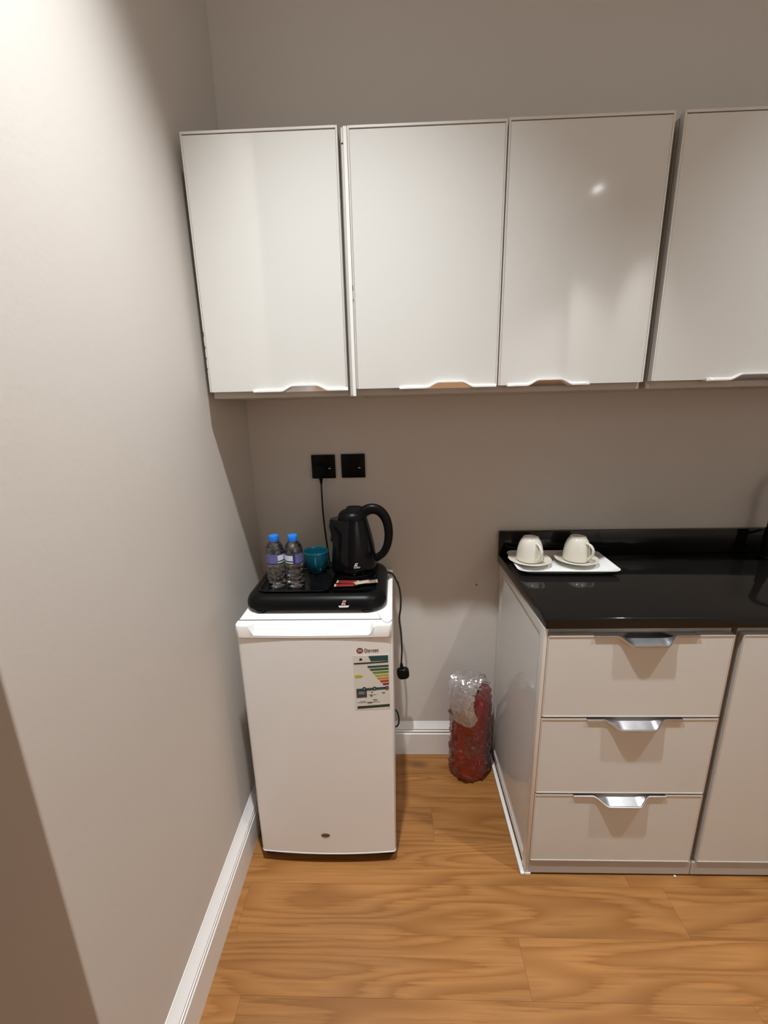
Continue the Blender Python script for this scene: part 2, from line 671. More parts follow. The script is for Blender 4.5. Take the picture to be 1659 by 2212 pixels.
for (cz, ch) in ((1.643, .012), (1.612, .008), (1.586, .006), (1.560, .004)):
    b = B()
    box(b, .0163, .0185, UY - .0006, UY + .003, cz, cz + ch, .0004, 1)
    part('edge_chip', b, M_CHIP, cab, 'dark chip in the door edge')
cab = thing('wall_cabinet', (.79, -.17, BODY_B), 'double-door off-white wall cabinet in the middle of the row', 'wall cabinet', 'wall cabinets')
b = B()
box(b, .414, 1.171, UY + .021, -.001, BODY_B, UT - .002, .001, 1)
part('body', b, M_CARC, cab)
b = B()
box(b, .4045, .4135, UY + .001, -.001, BODY_B - .002, UT, .0008, 1)
part('gable', b, M_LIP, cab)
for (cz, ch) in ((1.742, .012), (1.716, .006)):
    b = B()
    box(b, .4143, .4158, UY - .0006, UY + .003, cz, cz + ch, .0004, 1)
    part('edge_chip', b, M_CHIP, cab, 'dark chip in the door edge')
upper_door(cab, .4145, .7885, .600, .728, .530, .786)
upper_door(cab, .7915, 1.1693, .865, .985, .815, 1.03, UT + .002)

cab = thing('wall_cabinet', (1.56, -.17, BODY_B), 'off-white wall cabinet cut off by the right edge of the picture', 'wall cabinet', 'wall cabinets')
b = B()
box(b, 1.188, 1.955, UY + .021, -.001, BODY_B, UT - .002, .001, 1)
part('body', b, M_CARC, cab)
b = B()
box(b, 1.1712, 1.1878, -.29, -.001, BODY_B, UT - .002)  # added set-back box, blocks light from passing between the two cabinets
part('gap_light_block', b, M_CARC, cab)
upper_door(cab, 1.1899, 1.566, 1.385, 1.515, 1.33, 1.562, UT + .002, UB + .002)
upper_door(cab, 1.569, 1.952, 1.64, 1.77, 1.60, 1.85, UT + .002, UB + .002)

# ------------------------------------------------------------------ base units
DY = -.4957
CT, CB, CFY = .905, .873, -.502        # counter top, underside, front edge
DL, DR = .918, 1.4086


def edge_handle(parent, x0, x1, na, nc, z, dip=.019, prot=.019):
    """metal edge pull along the top of a drawer, dipping in the middle"""
    b = B()
    rs = []
    N = 60
    for i in range(N + 1):
        x = x0 + (x1 - x0) * i / N
        w = nc - na
        s = sm((x - na) / (w * .28)) * sm((nc - x) / (w * .22))
        p = .0035 + prot * s
        zz = z + .001 - dip * s
        rs.append([(x, DY + .017, z + .0015), (x, DY + .004, z + .0015 - dip * s * .35), (x, DY - p + .003, zz + .0015), (x, DY - p, zz + .003), (x, DY - p - .0018, zz + .001), (x, DY - p, zz - .003),
                   (x, DY - .0006, zz - .0032), (x, DY + .017, z - .002 - dip * s)])
    rings(b, rs)
    return part('handle', b, M_SATIN, parent, 'bright metal edge pull')


def drawer(root, x0, x1, z0, z1, hx0, hx1, na, nc, name='drawer'):
    b = B()
    pts = [(x0 + .004, z0 + .004), (x1 - .004, z0 + .004), (x1 - .004, z1 - .0045)]
    N = 30
    w = nc - na
    for i in range(N + 1):
        x = nc - w * i / N
        s = sm((x - na) / (w * .28)) * sm((nc - x) / (w * .22))
        pts.append((x, z1 - .0045 - .017 * s))
    pts.append((x0 + .004, z1 - .0045))
    prism(b, pts, 'y', DY + .0006, DY + .0165)
    d = part(name, b, M_DRAW, root, 'glossy off-white front')
    b = B()
    box(b, x0, x0 + .0035, DY, DY + .017, z0, z1, .0005, 1)
    box(b, x1 - .0035, x1, DY, DY + .017, z0, z1, .0005, 1)
    box(b, x0 + .0035, x1 - .0035, DY - .001, DY + .017, z0, z0 + .0035, .0005, 1)
    box(b, x0 + .0035, hx0, DY - .001, DY + .017, z1 - .004, z1, .0005, 1)
    box(b, hx1, x1 - .0035, DY - .001, DY + .017, z1 - .004, z1, .0005, 1)
    part('edge_frame', b, M_ALU, d)
    edge_handle(d, hx0, hx1, na, nc, z1 - .003)
    return d


base = thing('drawer_cabinet', (1.16, -.25, 0), 'off-white base cabinet with three drawers under the left end of the black counter', 'cabinet', 'base cabinets')
b = B()
box(b, .9146, 1.4105, DY + .02, -.001, .05, CB - .0005)
part('body', b, M_CARC, base)
for (z0, z1, h0, h1, na, nc) in ((.5945, .850, 1.04, 1.315, 1.095, 1.258), (.3275, .5885, 1.045, 1.31, 1.090, 1.262), (.0643, .3215, 1.03, 1.30, 1.085, 1.252)):
    drawer(base, DL, DR, z0, z1, h0, h1, na, nc)
b = B()
box(b, .9175, 1.4185, DY + .004, DY + .02, .008, .057, .001, 1)
part('plinth', b, M_CARC, base)
b = B()
box(b, .9065, .9172, DY + .001, DY + .02, .004, CB - .001, .0015, 2)
part('corner_post', b, M_ALU, base)
# framed end panel on the left side
b = B()
box(b, .9105, .9143, -.462, -.034, .052, .842)
sp = part('end_panel', b, M_DOOR, base, 'glossy end panel in a metal frame')
for nm, (y0, y1, z0, z1) in dict(stile=(DY + .0205, -.4625, .014, CB - .001), stile_=(-.0335, -.001, .014, CB - .001), rail=(-.462, -.034, .8425, CB - .001), rail_=(-.462, -.034, .026, .0515)).items():
    b = B()
    box(b, .9065, .9145, y0, y1, z0, z1, .001, 1)
    part(nm.strip('_'), b, M_ALU, sp)
b = B()
box(b, .8935, .9063, DY, -.02, .0005, .011, .002, 2)
part('floor_trim', b, M_BASE, base, 'white strip along the floor')
b = B()
box(b, .9066, .9245, DY - .001, DY + .003, .0005, .0125, .0015, 2)
part('plinth_clip', b, M_WHITEP, base)
b = B()
box(b, 1.3705, 1.3775, DY - .001, DY + .0035, .001, .006, .001, 1)
part('plinth_clip', b, M_WHITEP, base)

for i, (x0, x1, lab) in enumerate(((1.4205, 1.925, 'off-white base cabinet with one tall door, right of the drawers'), (1.927, 2.432, 'off-white base cabinet at the far right end, past the tall door'))):
    sc_ = thing('base_cabinet', ((x0 + x1) / 2, -.25, 0), lab, 'cabinet', 'base cabinets')
    b = B()
    box(b, x0 + .006, x1, DY + .02, -.001, .05, CB - .0005)
    part('body', b, M_CARC, sc_)
    c = (x0 + x1) / 2
    drawer(sc_, x0 + .009, x1 - .003, .0643, .850, c - .13, c + .13, c - .08, c + .08, 'door')
    b = B()
    box(b, x0, x1, DY + .004, DY + .02, .008, .057, .001, 1)
    part('plinth', b, M_CARC, sc_)

ctop = thing('countertop', (1.65, -.27, CB), 'polished black granite countertop with low upstand', 'countertop')
b = B()
prism(b, [(.897, -.0005), (2.44, -.0005), (2.44, CFY), (.9085, CFY)], 'z', CB, CT)
bmesh.ops.bevel(b, geom=list(b.edges), offset=.0025, segments=3, affect='EDGES', profile=.5)
part('slab', b, M_GRAN, ctop)
b = B()
box(b, .897, 2.44, -.0205, -.0005, CT + .0003, .9955, .002, 2)
part('upstand', b, M_GRAN, ctop)

# black gooseneck tap at the right edge
tap = thing('faucet', (1.82, -.075, CT), 'matt black gooseneck tap standing on the counter at the right edge', 'faucet')
tx, ty = 1.822, -.075
b = B()
lathe(b, tx, ty, [(.026, CT + .0005), (.026, CT + .006), (.022, CT + .010), (.0175, CT + .014), (.0165, CT + .10), (.0145, CT + .11)], 32)
part('base', b, M_BLACKP, tap)
b = B()
dx, dy = .80, -.60
path = [(tx, ty, CT + .105), (tx, ty, CT + .16), (tx, ty, CT + .22)]
for i in range(1, 13):
    a = PI * i / 12
    rr = .075
    path.append((tx + dx * rr * (1 - math.cos(a)), ty + dy * rr * (1 - math.cos(a)), CT + .22 + rr * math.sin(a)))
path.append((path[-1][0], path[-1][1], CT + .18))
tube(b, path, .0125, 16)
part('spout', b, M_BLACKP, tap)
b = B()
tube(b, [(tx + .012, ty, CT + .07), (tx + .04, ty, CT + .075), (tx + .075, ty - .005, CT + .09)], [.009, .0065, .005], 12)
part('lever', b, M_BLACKP, tap)

# ------------------------------------------------------------------ mini fridge
FX0, FX1, FY, FT = .057, .4995, -.463, .868
fr = thing('mini_fridge', (.278, -.24, 0), 'white single-door mini fridge beside the left wall', 'fridge')
b = B()
box(b, FX0 + .001, FX1 - .001, -.427, -.045, .030, FT - .012, .004, 2)
part('body', b, M_FRSIDE, fr)
b = B()
box(b, FX0, FX1, -.4275, -.042, FT - .0115, FT, .004, 3)
part('top_cover', b, M_FRIDGE, fr)
b = B()
box(b, FX0 + .006, FX1 - .006, -.4306, -.4276, .05, .828)
ga = part('gasket', b, M_GASK, fr)
b = B()
box(b, FX0 + .003, FX1 - .003, -.4341, -.4276, .8285, FT - .0008)
part('gasket_lip', b, M_GASK, ga)


def bow(x):
    u = (x - (FX0 + FX1) / 2) / ((FX1 - FX0) / 2)
    return -.010 * (1 - u * u)


def rounded_x(n=40, r=.010):
    """x samples with the setback of the rounded vertical corners"""
    xs = []
    for i in range(7):
        a = PI / 2 * i / 6
        xs.append((FX0 + r * (1 - math.cos(a)), r * (1 - math.sin(a))))
    for i in range(1, n):
        xs.append((FX0 + r + (FX1 - FX0 - 2 * r) * i / n, 0))
    for i in range(7):
        a = PI / 2 * (1 - i / 6)
        xs.append((FX1 - r * (1 - math.cos(a)), r * (1 - math.sin(a))))
    return xs


# door: lower panel (bowed front), thin bright lip at the bottom
b = B()
rs = []
for x, s in rounded_x():
    f = FY + .006 + bow(x) + s
    rs.append([(x, -.4308, .050), (x, f + .003, .0475), (x, f, .050), (x, f, .8265), (x, f + .001, .8272), (x, -.4308, .8272)])
rings(b, rs)
door = part('door', b, M_FRIDGE, fr)
b = B()
rs = []
for x, s in rounded_x():
    f = FY + .006 + bow(x) + s
    rs.append([(x, -.4312, .0425), (x, f - .0008, .0425), (x, f - .0022, .0445), (x, f - .0015, .0472), (x, -.4312, .0474)])
rings(b, rs)
part('bottom_trim', b, M_WHITEP, door)
# handle cap with the scooped grip
b = B()
rs = []
for x, s in rounded_x(60):
    f = FY + bow(x) * .6 + s
    k = sm((x - .094) / .016) * sm((.451 - x) / .016)
    yt = f + .022 * k
    zt = FT - .0015
    rs.append([(x, -.4343, .8302), (x, f + .001, .8302), (x, f, .8315), (x, f, .8385 + (FT - .004 - .8385) * (1 - k)), (x, f + .004 * k + .0006, .8405 + (FT - .003 - .8405) * (1 - k)),
               (x, f + .5 * .022 * k + .001, .852 + (FT - .0015 - .852) * (1 - k)), (x, yt + .002, zt - .002 * k + .0008), (x, yt + .005, FT), (x, -.4343, FT)])
rings(b, rs)
part('grip_cap', b, M_FRIDGE, door)
b = B()
pts = [(.4555, -.394), (.463, -.420), (.474, -.446), (.482, -.4555), (.490, -.4555), (.4965, -.450), (.4995, -.440), (.4995, -.118), (.492, -.112), (.487, -.118), (.487, -.394)]
prism(b, pts, 'z', FT + .0003, FT + .0052)
part('hinge_cover', b, M_FRIDGE, fr)
b = B()
box(b, FX0 + .006, FX1 - .006, -.444, -.06, .012, .0415, .003, 1)
part('base', b, M_BLACKP, fr)
for fx in (FX0 + .04, FX1 - .04):
    for fy in (-.41, -.09):
        b = B()
        lathe(b, fx, fy, [(.014, .0003), (.016, .003), (.016, .011)], 16)
        part('foot', b, M_BLACKP, fr)


def ff(x, e=.0006):
    return FY + .006 + bow(x) - e


def on_door(bm, x0):
    for v in bm.verts:
        v.co.y += ff(v.co.x) - ff(x0)
    return bm


# brand mark: red-brown disc and lettering
b = B()
c0 = (.4075, .788)
rings(b, [[(c0[0] + r * math.cos(2 * PI * i / 28), ff(c0[0], .0002) - t, c0[1] + r * .9 * math.sin(2 * PI * i / 28)) for i in range(28)] for r, t in ((.0095, -.0012), (.0095, .0005))])
on_door(b, c0[0])
bd = part('brand_badge', b, mat('badge_red', (.20, .055, .04), .35, noise=.05), door)
b = on_door(text_bm('DC', .0085, c0[0] - .0058, ff(c0[0], .0009), c0[1] - .003), c0[0])
part('lettering', b, M_WHITEP, bd)
b = on_door(text_bm('Dansat', .0145, .4195, ff(.44, .0007), .7835), .44)
part('brand_lettering', b, mat('print_brown', (.12, .085, .06), .4, noise=.05), door)

# energy label
LX0, LX1, LZ0, LZ1 = .389, .4885, .594, .7705
TEAL = mat('print_teal', (.012, .075, .075), .45, noise=.05)
INK = mat('print_ink', (.02, .022, .022), .45, noise=.05)
GREY = mat('print_grey', (.05, .055, .06), .45, noise=.05)
LGREY = mat('print_pale_grey', (.42, .41, .39), .45, noise=.05)
tilt = .03


def lab_poly(parent, name, pts, ma, e):
    b = B()
    A, Bv = [], []
    for (u, v) in pts:
        x = LX0 + u * (LX1 - LX0)
        z = LZ0 + v * (LZ1 - LZ0)
        A.append(b.verts.new((x, ff(x, e), z)))
        Bv.append(b.verts.new((x, ff(x, -.0008), z)))
    n = len(pts)
    b.faces.new(A)
    b.faces.new(list(reversed(Bv)))
    for i in range(n):
        j = (i + 1) % n
        b.faces.new((A[j], A[i], Bv[i], Bv[j]))
    return part(name, b, ma, parent, smooth=0)


lb = lab_poly(door, 'energy_label', [(-.02, -.012), (.33, -.012), (.67, -.012), (1.02, -.012), (1.02, 1.01), (.67, 1.01), (.33, 1.01), (-.02, 1.01)], mat('label_paper', (.74, .73, .68), .4, noise=.02), .0005)
lab_poly(lb, 'header', [(.42, .995), (.98, .995), (.98, .90), (.49, .90)], TEAL, .0009)
lab_poly(lb, 'emblem', [(.16, .92), (.24, .92), (.24, .945), (.2, .965), (.16, .945)], INK, .0009)
lab_poly(lb, 'rule', [(.0, .855), (.5, .8625), (.98, .87), (.98, .892), (.5, .8845), (.0, .877)], INK, .0012)
bars = [((.01, .07, .05), .38), ((.012, .10, .045), .45), ((.13, .25, .04), .52), ((.42, .40, .08), .59), ((.55, .27, .03), .65), ((.42, .045, .02), .73), ((.32, .012, .01), .80)]
for i, (c, u0) in enumerate(bars):
    z = .815 - .0555 * i
    ma = mat('print_bar_%d' % i, c, .45, noise=.04)
    lab_poly(lb, 'bar', [(u0 + .03, z - .034), ((u0 + .99) / 2, z - .031), (.99, z - .028), (.99, z + .006), ((u0 + .99) / 2, z + .003), (u0, z)], ma, .0011)
lab_poly(lb, 'arrow', [(.02, .60), (.18, .605), (.25, .633), (.18, .66), (.02, .655)], mat('print_yellow', (.55, .46, .06), .45, noise=.04), .0009)
lab_poly(lb, 'strip', [(.04, .352), (.5, .362), (.97, .372), (.97, .415), (.5, .405), (.04, .395)], TEAL, .0012)
for u in (.27, .57, .93):
    lab_poly(lb, 'dot', [(u + .055 * math.cos(2 * PI * i / 12), .393 + .033 * math.sin(2 * PI * i / 12)) for i in range(12)], INK, .0016)
    lab_poly(lb, 'dot', [(u + .02 * math.cos(2 * PI * i / 10), .393 + .012 * math.sin(2 * PI * i / 10)) for i in range(10)], LGREY, .0020)
lab_poly(lb, 'panel', [(.04, .225), (.34, .232), (.34, .385), (.04, .378)], GREY, .0010)
for (u0, u1, v) in ((.46, .52, .32), (.44, .50, .255), (.78, .87, .305), (.40, .62, .285), (.14, .30, .165), (.52, .64, .175), (.36, .48, .125), (.06, .70, .145), (.1, .28, .33), (.1, .28, .30)):
    lab_poly(lb, 'print_line', [(u0, v - .006), ((u0 + u1) / 2, v - .0055), (u1, v - .005), (u1, v + .005), ((u0 + u1) / 2, v + .0055), (u0, v + .006)], LGREY if u1 - u0 > .14 else GREY, .0013)
lab_poly(lb, 'footer', [(.05, .012), (.5, .022), (1.0, .032), (1.0, .08), (.5, .07), (.05, .06)], mat('print_dark_green', (.02, .045, .03), .45, noise=.05), .0009)
# small oval badge low on the door
b = B()
bx, bz = .273, .121
rs = []
for r, t in ((1, -.0015), (1, .0006), (.8, .0012)):
    rs.append([(bx + .0145 * r * math.cos(2 * PI * i / 28), ff(bx, 0) - t, bz + .0085 * r * math.sin(2 * PI * i / 28)) for i in range(28)])
rings(b, rs)
bd2 = part('door_badge', b, mat('badge_bronze', (.26, .19, .13), .35, metal=.3, noise=.1), door)
for s in (-.005, .005):
    b = B()
    rs = []
    for k in range(25):
        a = 2 * PI * k / 24
        c_, s_ = math.cos(a), math.sin(a)
        rs.append([(bx + s + (.0046 + dr * .001) * c_, ff(bx, .0012) - dy_, bz + .001 + (.0040 + dr * .001) * s_) for dr, dy_ in ((-1, 0), (1, 0), (1, .0006), (-1, .0006))])
    rings(b, rs, True, False, False)
    part('ring_mark', b, mat('badge_dark', (.09, .045, .025), .4, noise=.1), bd2)

# ------------------------------------------------------------------ wall sockets
S = .086


def socket(x0, zt, label):
    r = thing('wall_socket', (x0 + S / 2, 0, zt - S / 2), label, 'socket', 'black wall sockets')
    b = B()
    box(b, x0, x0 + S, -.009, -.0003, zt - S, zt, .0025, 2)
    pl = part('plate', b, M_BLACKP, r)
    b = B()
    sx = x0 + S * .76
    box(b, sx - .007, sx + .007, -.0125, -.0092, zt - S * .62, zt - S * .36, .001, 1)
    sw = part('rocker_switch', b, M_BLACKG, r)
    b = B()
    box(b, sx - .004, sx + .004, -.0131, -.0126, zt - S * .59, zt - S * .555, .0002, 1)
    part('indicator', b, M_WHITEP, sw, 'small pale mark')
    for (ux, uz, w, h) in ((.36, .33, .004, .009), (.24, .62, .008, .004), (.49, .62, .008, .004)):
        b = B()
        cx_, cz_ = x0 + S * ux, zt - S * uz
        rs = [[(cx_ - w / 2 * k, -.0093 + d, cz_ - h / 2 * k), (cx_ + w / 2 * k, -.0093 + d, cz_ - h / 2 * k), (cx_ + w / 2 * k, -.0093 + d, cz_ + h / 2 * k), (cx_ - w / 2 * k, -.0093 + d, cz_ + h / 2 * k)] for k, d in ((1.25, .0), (1.25, -.0004), (1, -.0004), (.9, .0006))]
        rings(b, rs)
        part('pin_slot', b, M_GASK if False else M_BLACKG, pl)
    return r


socket(.2118, 1.2907, 'black square wall socket with a plug pushed in, nearer the left wall')
socket(.3197, 1.2915, 'empty black square wall socket, above the kettle')


def plug(parent, cx, cy, cz, rot=0):
    """three-pin plug: rounded body, seen from its back, flex leaving at the bottom or top"""
    b = B()
    pts = []
    for i in range(28):
        a = 2 * PI * i / 28
        ca, sa = math.cos(a), math.sin(a)
        rx = .0235 * math.copysign(abs(ca) ** .6, ca)
        rz = .0235 * math.copysign(abs(sa) ** .6, sa) * (1 if sa > 0 else .95)
        rx *= (1 - .12 * (sa < 0) * abs(sa))
        pts.append((rx, rz))
    rs = []
    for d, k in ((0, .9), (-.003, 1), (-.016, .97), (-.020, .82), (-.021, .5)):
        ring_ = []
        for px_, pz_ in pts:
            x_, z_ = px_ * k, pz_ * k
            ring_.append((cx + x_ * math.cos(rot) - z_ * math.sin(rot), cy + d, cz + x_ * math.sin(rot) + z_ * math.cos(rot)))
        rs.append(ring_)
    rings(b, rs)
    return part('plug', b, M_BLACKP, parent)


# fridge flex: plugged into the left socket, down behind the tray, loop at the fridge side
cord = thing('fridge_power_cord', (.25, -.02, .55), 'black power cord hanging from the left wall socket to behind the tray', 'power cord')
plug(cord, .2435, -.0135, 1.236)
b = B()
tube(b, [(.245, -.022, 1.215), (.2455, -.022, 1.204), (.2458, -.022, 1.186)], [.0075, .0062, .0036], 12)
part('strain_relief', b, M_BLACKP, cord)
b = B()
path = catmull([(.2458, -.022, 1.19), (.2452, -.021, 1.10), (.249, -.023, 1.02), (.256, -.026, .94), (.27, -.026, .82), (.33, -.024, .62), (.42, -.022, .40), (.478, -.024, .255), (.505, -.03, .226), (.5135, -.032, .19), (.506, -.03, .155), (.47, -.024, .14), (.40, -.022, .15)], 10)
tube(b, path, .0033, 8)
part('cable', b, M_RUB, cord)

# ------------------------------------------------------------------ welcome tray on the fridge
TZ = FT + .0002
cxT, cyT = .270, -.2415
hx, hy = .213, .1565
tr = thing('welcome_tray', (cxT, cyT, FT), 'black plastic hospitality tray stand on top of the fridge', 'tray')
b = B()
prof = [(.018, .0075, .05), (.006, .0085, .06), (0, .013, .062), (0, .024, .062), (.004, .036, .06), (.012, .046, .055), (.022, .0515, .048), (.028, .0525, .044), (.032, .0515, .040), (.034, .046, .038), (.036, .043, .036)]
rings(b, [rrect(cxT, cyT, TZ + z, hx - i_, hy - i_, r_, 8) for i_, z, r_ in prof])
body = part('body', b, M_BLACKP, tr)
for sx, sy in ((-1, -1), (1, -1), (-1, 1), (1, 1)):
    b = B()
    lathe(b, cxT + sx * (hx - .052) - (.0 if sx < 0 else .006), cyT + sy * (hy - .020), [(.014, TZ + .0003), (.017, TZ + .003), (.019, TZ + .010)], 20)
    part('foot', b, M_BLACKP, tr)
# lift-out tray at the left
b = B()
lx, ly, lhx, lhy = .203, -.262, .110, .102
prof = [(.010, .0436, .024), (.004, .046, .026), (.001, .053, .028), (0, .0565, .028), (.002, .058, .027), (.005, .0565, .025), (.008, .050, .023), (.012, .0475, .02)]
rings(b, [rrect(lx, ly, TZ + z, lhx - i_, lhy - i_, r_, 6) for i_, z, r_ in prof])
part('lift_out_tray', b, M_BLACKG, tr)
# divider at the sachet pocket
b = B()
rings(b, [rrect(.385, -.302, TZ + z, .069 - i_, .046 - i_, .012, 4) for i_, z in ((.002, .0432), (0, .046), (0, .0535), (.001, .0542), (.0025, .0535), (.004, .0455))])
part('sachet_pocket', b, M_BLACKG, tr)
# printed logo on the front
ly0 = cyT - hy


def slab_print(parent, name, pts, yf, ma):
    b = B()
    A = [b.verts.new((x, yf(z), z)) for x, z in pts]
    Bv = [b.verts.new((x, yf(z) + .002, z)) for x, z in pts]
    n = len(pts)
    b.faces.new(A)
    b.faces.new(list(reversed(Bv)))
    for i in range(n):
        j = (i + 1) % n
        b.faces.new((A[j], A[i], Bv[i], Bv[j]))
    return part(name, b, ma, parent, smooth=0)


def logo(parent, x, z, s, yf, ma, mb):
    slab_print(parent, 'logo_mark', [(x - .007 * s, z), (x - .0015 * s, z), (x + .0005 * s, z + .0035 * s), (x + .0035 * s, z - .001 * s), (x + .0065 * s, z + .001 * s), (x + .0045 * s, z + .005 * s), (x + .0085 * s, z + .0125 * s), (x - .001 * s, z + .0125 * s)], yf, ma)
    slab_print(parent, 'logo_hole', [(x - .001 * s, z + .0065 * s), (x + .0035 * s, z + .0065 * s), (x + .0048 * s, z + .0098 * s), (x + .0005 * s, z + .0098 * s)], lambda q: yf(q) - .0003, M_BLACKG)
    slab_print(parent, 'logo_bar', [(x - .0155 * s, z - .0025 * s), (x + .0175 * s, z - .0018 * s), (x + .0145 * s, z - .0072 * s), (x - .0125 * s, z - .008 * s)], yf, mb)


logo(body, .358, TZ + .0275, .95, lambda z: ly0 - .0006 + max(0, (z - TZ - .026)) * .32, M_PINK, M_WHITEP)

# tray flex hanging over the fridge side, unplugged
tc_ = thing('loose_power_cord', (.527, -.10, .45), 'black power cord with unplugged three-pin plug dangling at the right side of the fridge', 'power cord')
b = B()
path = catmull([(.472, -.142, FT + .022), (.486, -.128, FT + .016), (.500, -.128, FT + .0095), (.5125, -.133, FT - .012), (.522, -.135, .83), (.527, -.134, .79), (.526, -.128, .745), (.521, -.122, .70), (.526, -.120, .645), (.529, -.12, .58), (.5265, -.12, .52), (.5265, -.12, .507)], 10)
tube(b, path, .0034, 8)
part('cable', b, M_RUB, tc_)
b = B()
tube(b, [(.5265, -.12, .515), (.527, -.12, .503), (.529, -.12, .486)], [.0042, .0065, .009], 12)
part('strain_relief', b, M_BLACKP, tc_)
plug(tc_, .5325, -.110, .470, .15)

# ------------------------------------------------------------------ kettle
kx, ky, kz = .373, -.194, TZ + .0434
ke = thing('electric_kettle', (kx, ky, kz), 'black plastic electric kettle at the back right of the tray', 'kettle')
b = B()
lathe(b, kx, ky, [(.068, kz + .0003), (.070, kz + .004), (.0715, kz + .012), (.070, kz + .017), (.066, kz + .0185)], 48)
part('power_base', b, M_BLACKP, ke)
K0 = kz + .019
kprof = [(.060, 0), (.070, .0015), (.0735, .007), (.0745, .020), (.0735, .045), (.0695, .080), (.0625, .115), (.0545, .148), (.049, .168), (.047, .174)]
b = B()
rs = []
for r_, z in kprof:
    ring_ = []
    for i in range(56):
        a = 2 * PI * i / 56
        rr = r_
        # spout bulge on the left side
        d = math.cos(a - PI * 1.03)
        if d > 0:
            t = sm((z - .085) / .075)
            rr += .026 * t * max(0, d) ** 9
        ring_.append((kx + rr * math.cos(a), ky + rr * math.sin(a), K0 + z))
    rs.append(ring_)
rings(b, rs)
kb = part('body', b, M_BLACKG, ke)
b = B()
lathe(b, kx, ky, [(.0475, K0 + .1735), (.0478, K0 + .178), (.046, K0 + .186), (.040, K0 + .195), (.030, K0 + .201), (.022, K0 + .2025)], 44)
lid = part('lid', b, M_BLACKP, ke)
b = B()
rings(b, [rrect(kx + .006, ky, K0 + z, .026 - i_, .016 - i_, .008, 4) for i_, z in ((-.002, .199), (0, .205), (.003, .211), (.009, .2135))])
part('lid_tab', b, M_BLACKP, lid)
b = B()
hp = catmull([(kx + .030, ky, K0 + .190), (kx + .060, ky, K0 + .203), (kx + .088, ky, K0 + .196), (kx + .109, ky, K0 + .168), (kx + .117, ky, K0 + .125), (kx + .112, ky, K0 + .082), (kx + .096, ky, K0 + .050), (kx + .070, ky, K0 + .032)], 8)
rad = [.0185 - .0055 * min(1, i / 44) for i in range(len(hp))]
tube(b, hp, rad, 14, (.8, 1.0))
part('handle', b, M_BLACKP, ke)
b = B()
rs = []
for k, (dz, w) in enumerate(((.095, .004), (.13, .013), (.155, .018), (.166, .019))):
    r0 = .0655 - .0215 * (dz - .095) / .07
    rs.append([(kx - r0 - ox, ky - .002 + oy * w, K0 + dz) for ox, oy in ((-.004, -1), (.006 + .018 * k / 3, -.5), (.010 + .024 * k / 3, 0), (.006 + .018 * k / 3, .5), (-.004, 1))])
rings(b, rs)
part('spout', b, M_BLACKP, ke)


def kf(z):
    zz = z - K0
    for (r0, z0), (r1, z1) in zip(kprof[:-1], kprof[1:]):
        if z0 <= zz <= z1:
            r_ = r0 + (r1 - r0) * (zz - z0) / (z1 - z0)
            return ky - math.sqrt(r_ * r_ - .012 ** 2) - .0007
    return ky - .0735


logo(kb, kx + .012, K0 + .033, .82, kf, M_LABW, mat('print_dim', (.30, .30, .30), .4, noise=.05))

# ------------------------------------------------------------------ water bottles
bz0 = TZ + .0478


def make_bottle(x, y):
    r = thing('water_bottle', (x, y, bz0), '', 'bottle', 'small water bottles on the tray')
    H = .166
    prof = [(.012, .003), (.021, .0003), (.0265, .002), (.0280, .008), (.0284, .020), (.0275, .0235), (.0284, .027), (.0282, .036), (.0270, .0395), (.0280, .043), (.0275, .055), (.0262, .062), (.0272, .068), (.0282, .074), (.0284, .079), (.0284, .112), (.0279, .118), (.0262, .128), (.0215, .138), (.0155, .1445), (.0128, .148), (.0128, .157)]
    b = B()
    rs = []
    for q, (rr, z) in enumerate(prof):
        ring_ = []
        for i in range(40):
            a = 2 * PI * i / 40
            k = 1
            if z < .003:
                k = 1 - .06 * (math.cos(5 * a) > .2)
            if .055 < z < .075:
                k = 1 - .015 * math.cos(8 * a)
            ring_.append((x + rr * k * math.cos(a), y + rr * k * math.sin(a), bz0 + z))
        rs.append(ring_)
    rings(b, rs, cap1=False)
    part('shell', b, M_PET, r)
    b = B()
    lathe(b, x, y, [(max(.004, rr - .0011), z + (.0012 if q == 0 else .0008)) for q, (rr, z) in enumerate(prof[:18])] + [(.0245, .1305)], 40)
    for v in b.verts:
        pass
    bmesh.ops.translate(b, verts=b.verts, vec=(0, 0, bz0))
    part('water', b, M_WATER, r)
    b = B()
    rs = []
    for rr, z in ((.0132, .1472), (.0142, .1475), (.0148, .150), (.0148, .163), (.014, .1655), (.010, .1665)):
        rs.append([(x + rr * (1 + .018 * (i % 2) * (.149 < z < .164)) * math.cos(2 * PI * i / 48), y + rr * (1 + .018 * (i % 2) * (.149 < z < .164)) * math.sin(2 * PI * i / 48), bz0 + z) for i in range(48)])
    rings(b, rs)
    part('cap', b, M_BLUE, r)
    # wrap label with a banded section
    b = B()
    zs = [.0795, .0835, .087, .091, .104, .108, .1115]
    n = 48
    vr = [[b.verts.new((x + .02865 * math.cos(2 * PI * i / n), y + .02865 * math.sin(2 * PI * i / n), bz0 + z)) for i in range(n)] for z in zs]
    for q in range(len(zs) - 1):
        for i in range(n):
            f = b.faces.new((vr[q][i], vr[q][(i + 1) % n], vr[q + 1][(i + 1) % n], vr[q + 1][i]))
            if 0 <= i < 11:
                f.material_index = [3, 1, 3, 1, 1, 2][q]
            elif q in (0, 5) or 11 <= i < 13 or i >= 46:
                f.material_index = 2 if q == 0 or 11 <= i < 13 else 0
            elif i in (32, 33, 34, 35) and q == 4:
                f.material_index = 1
            else:
                f.material_index = 0
    part('label', b, [M_LAB, M_LABW, M_LABN, M_LABG], r, 'violet-blue wrap label with a white and green band')
    return r


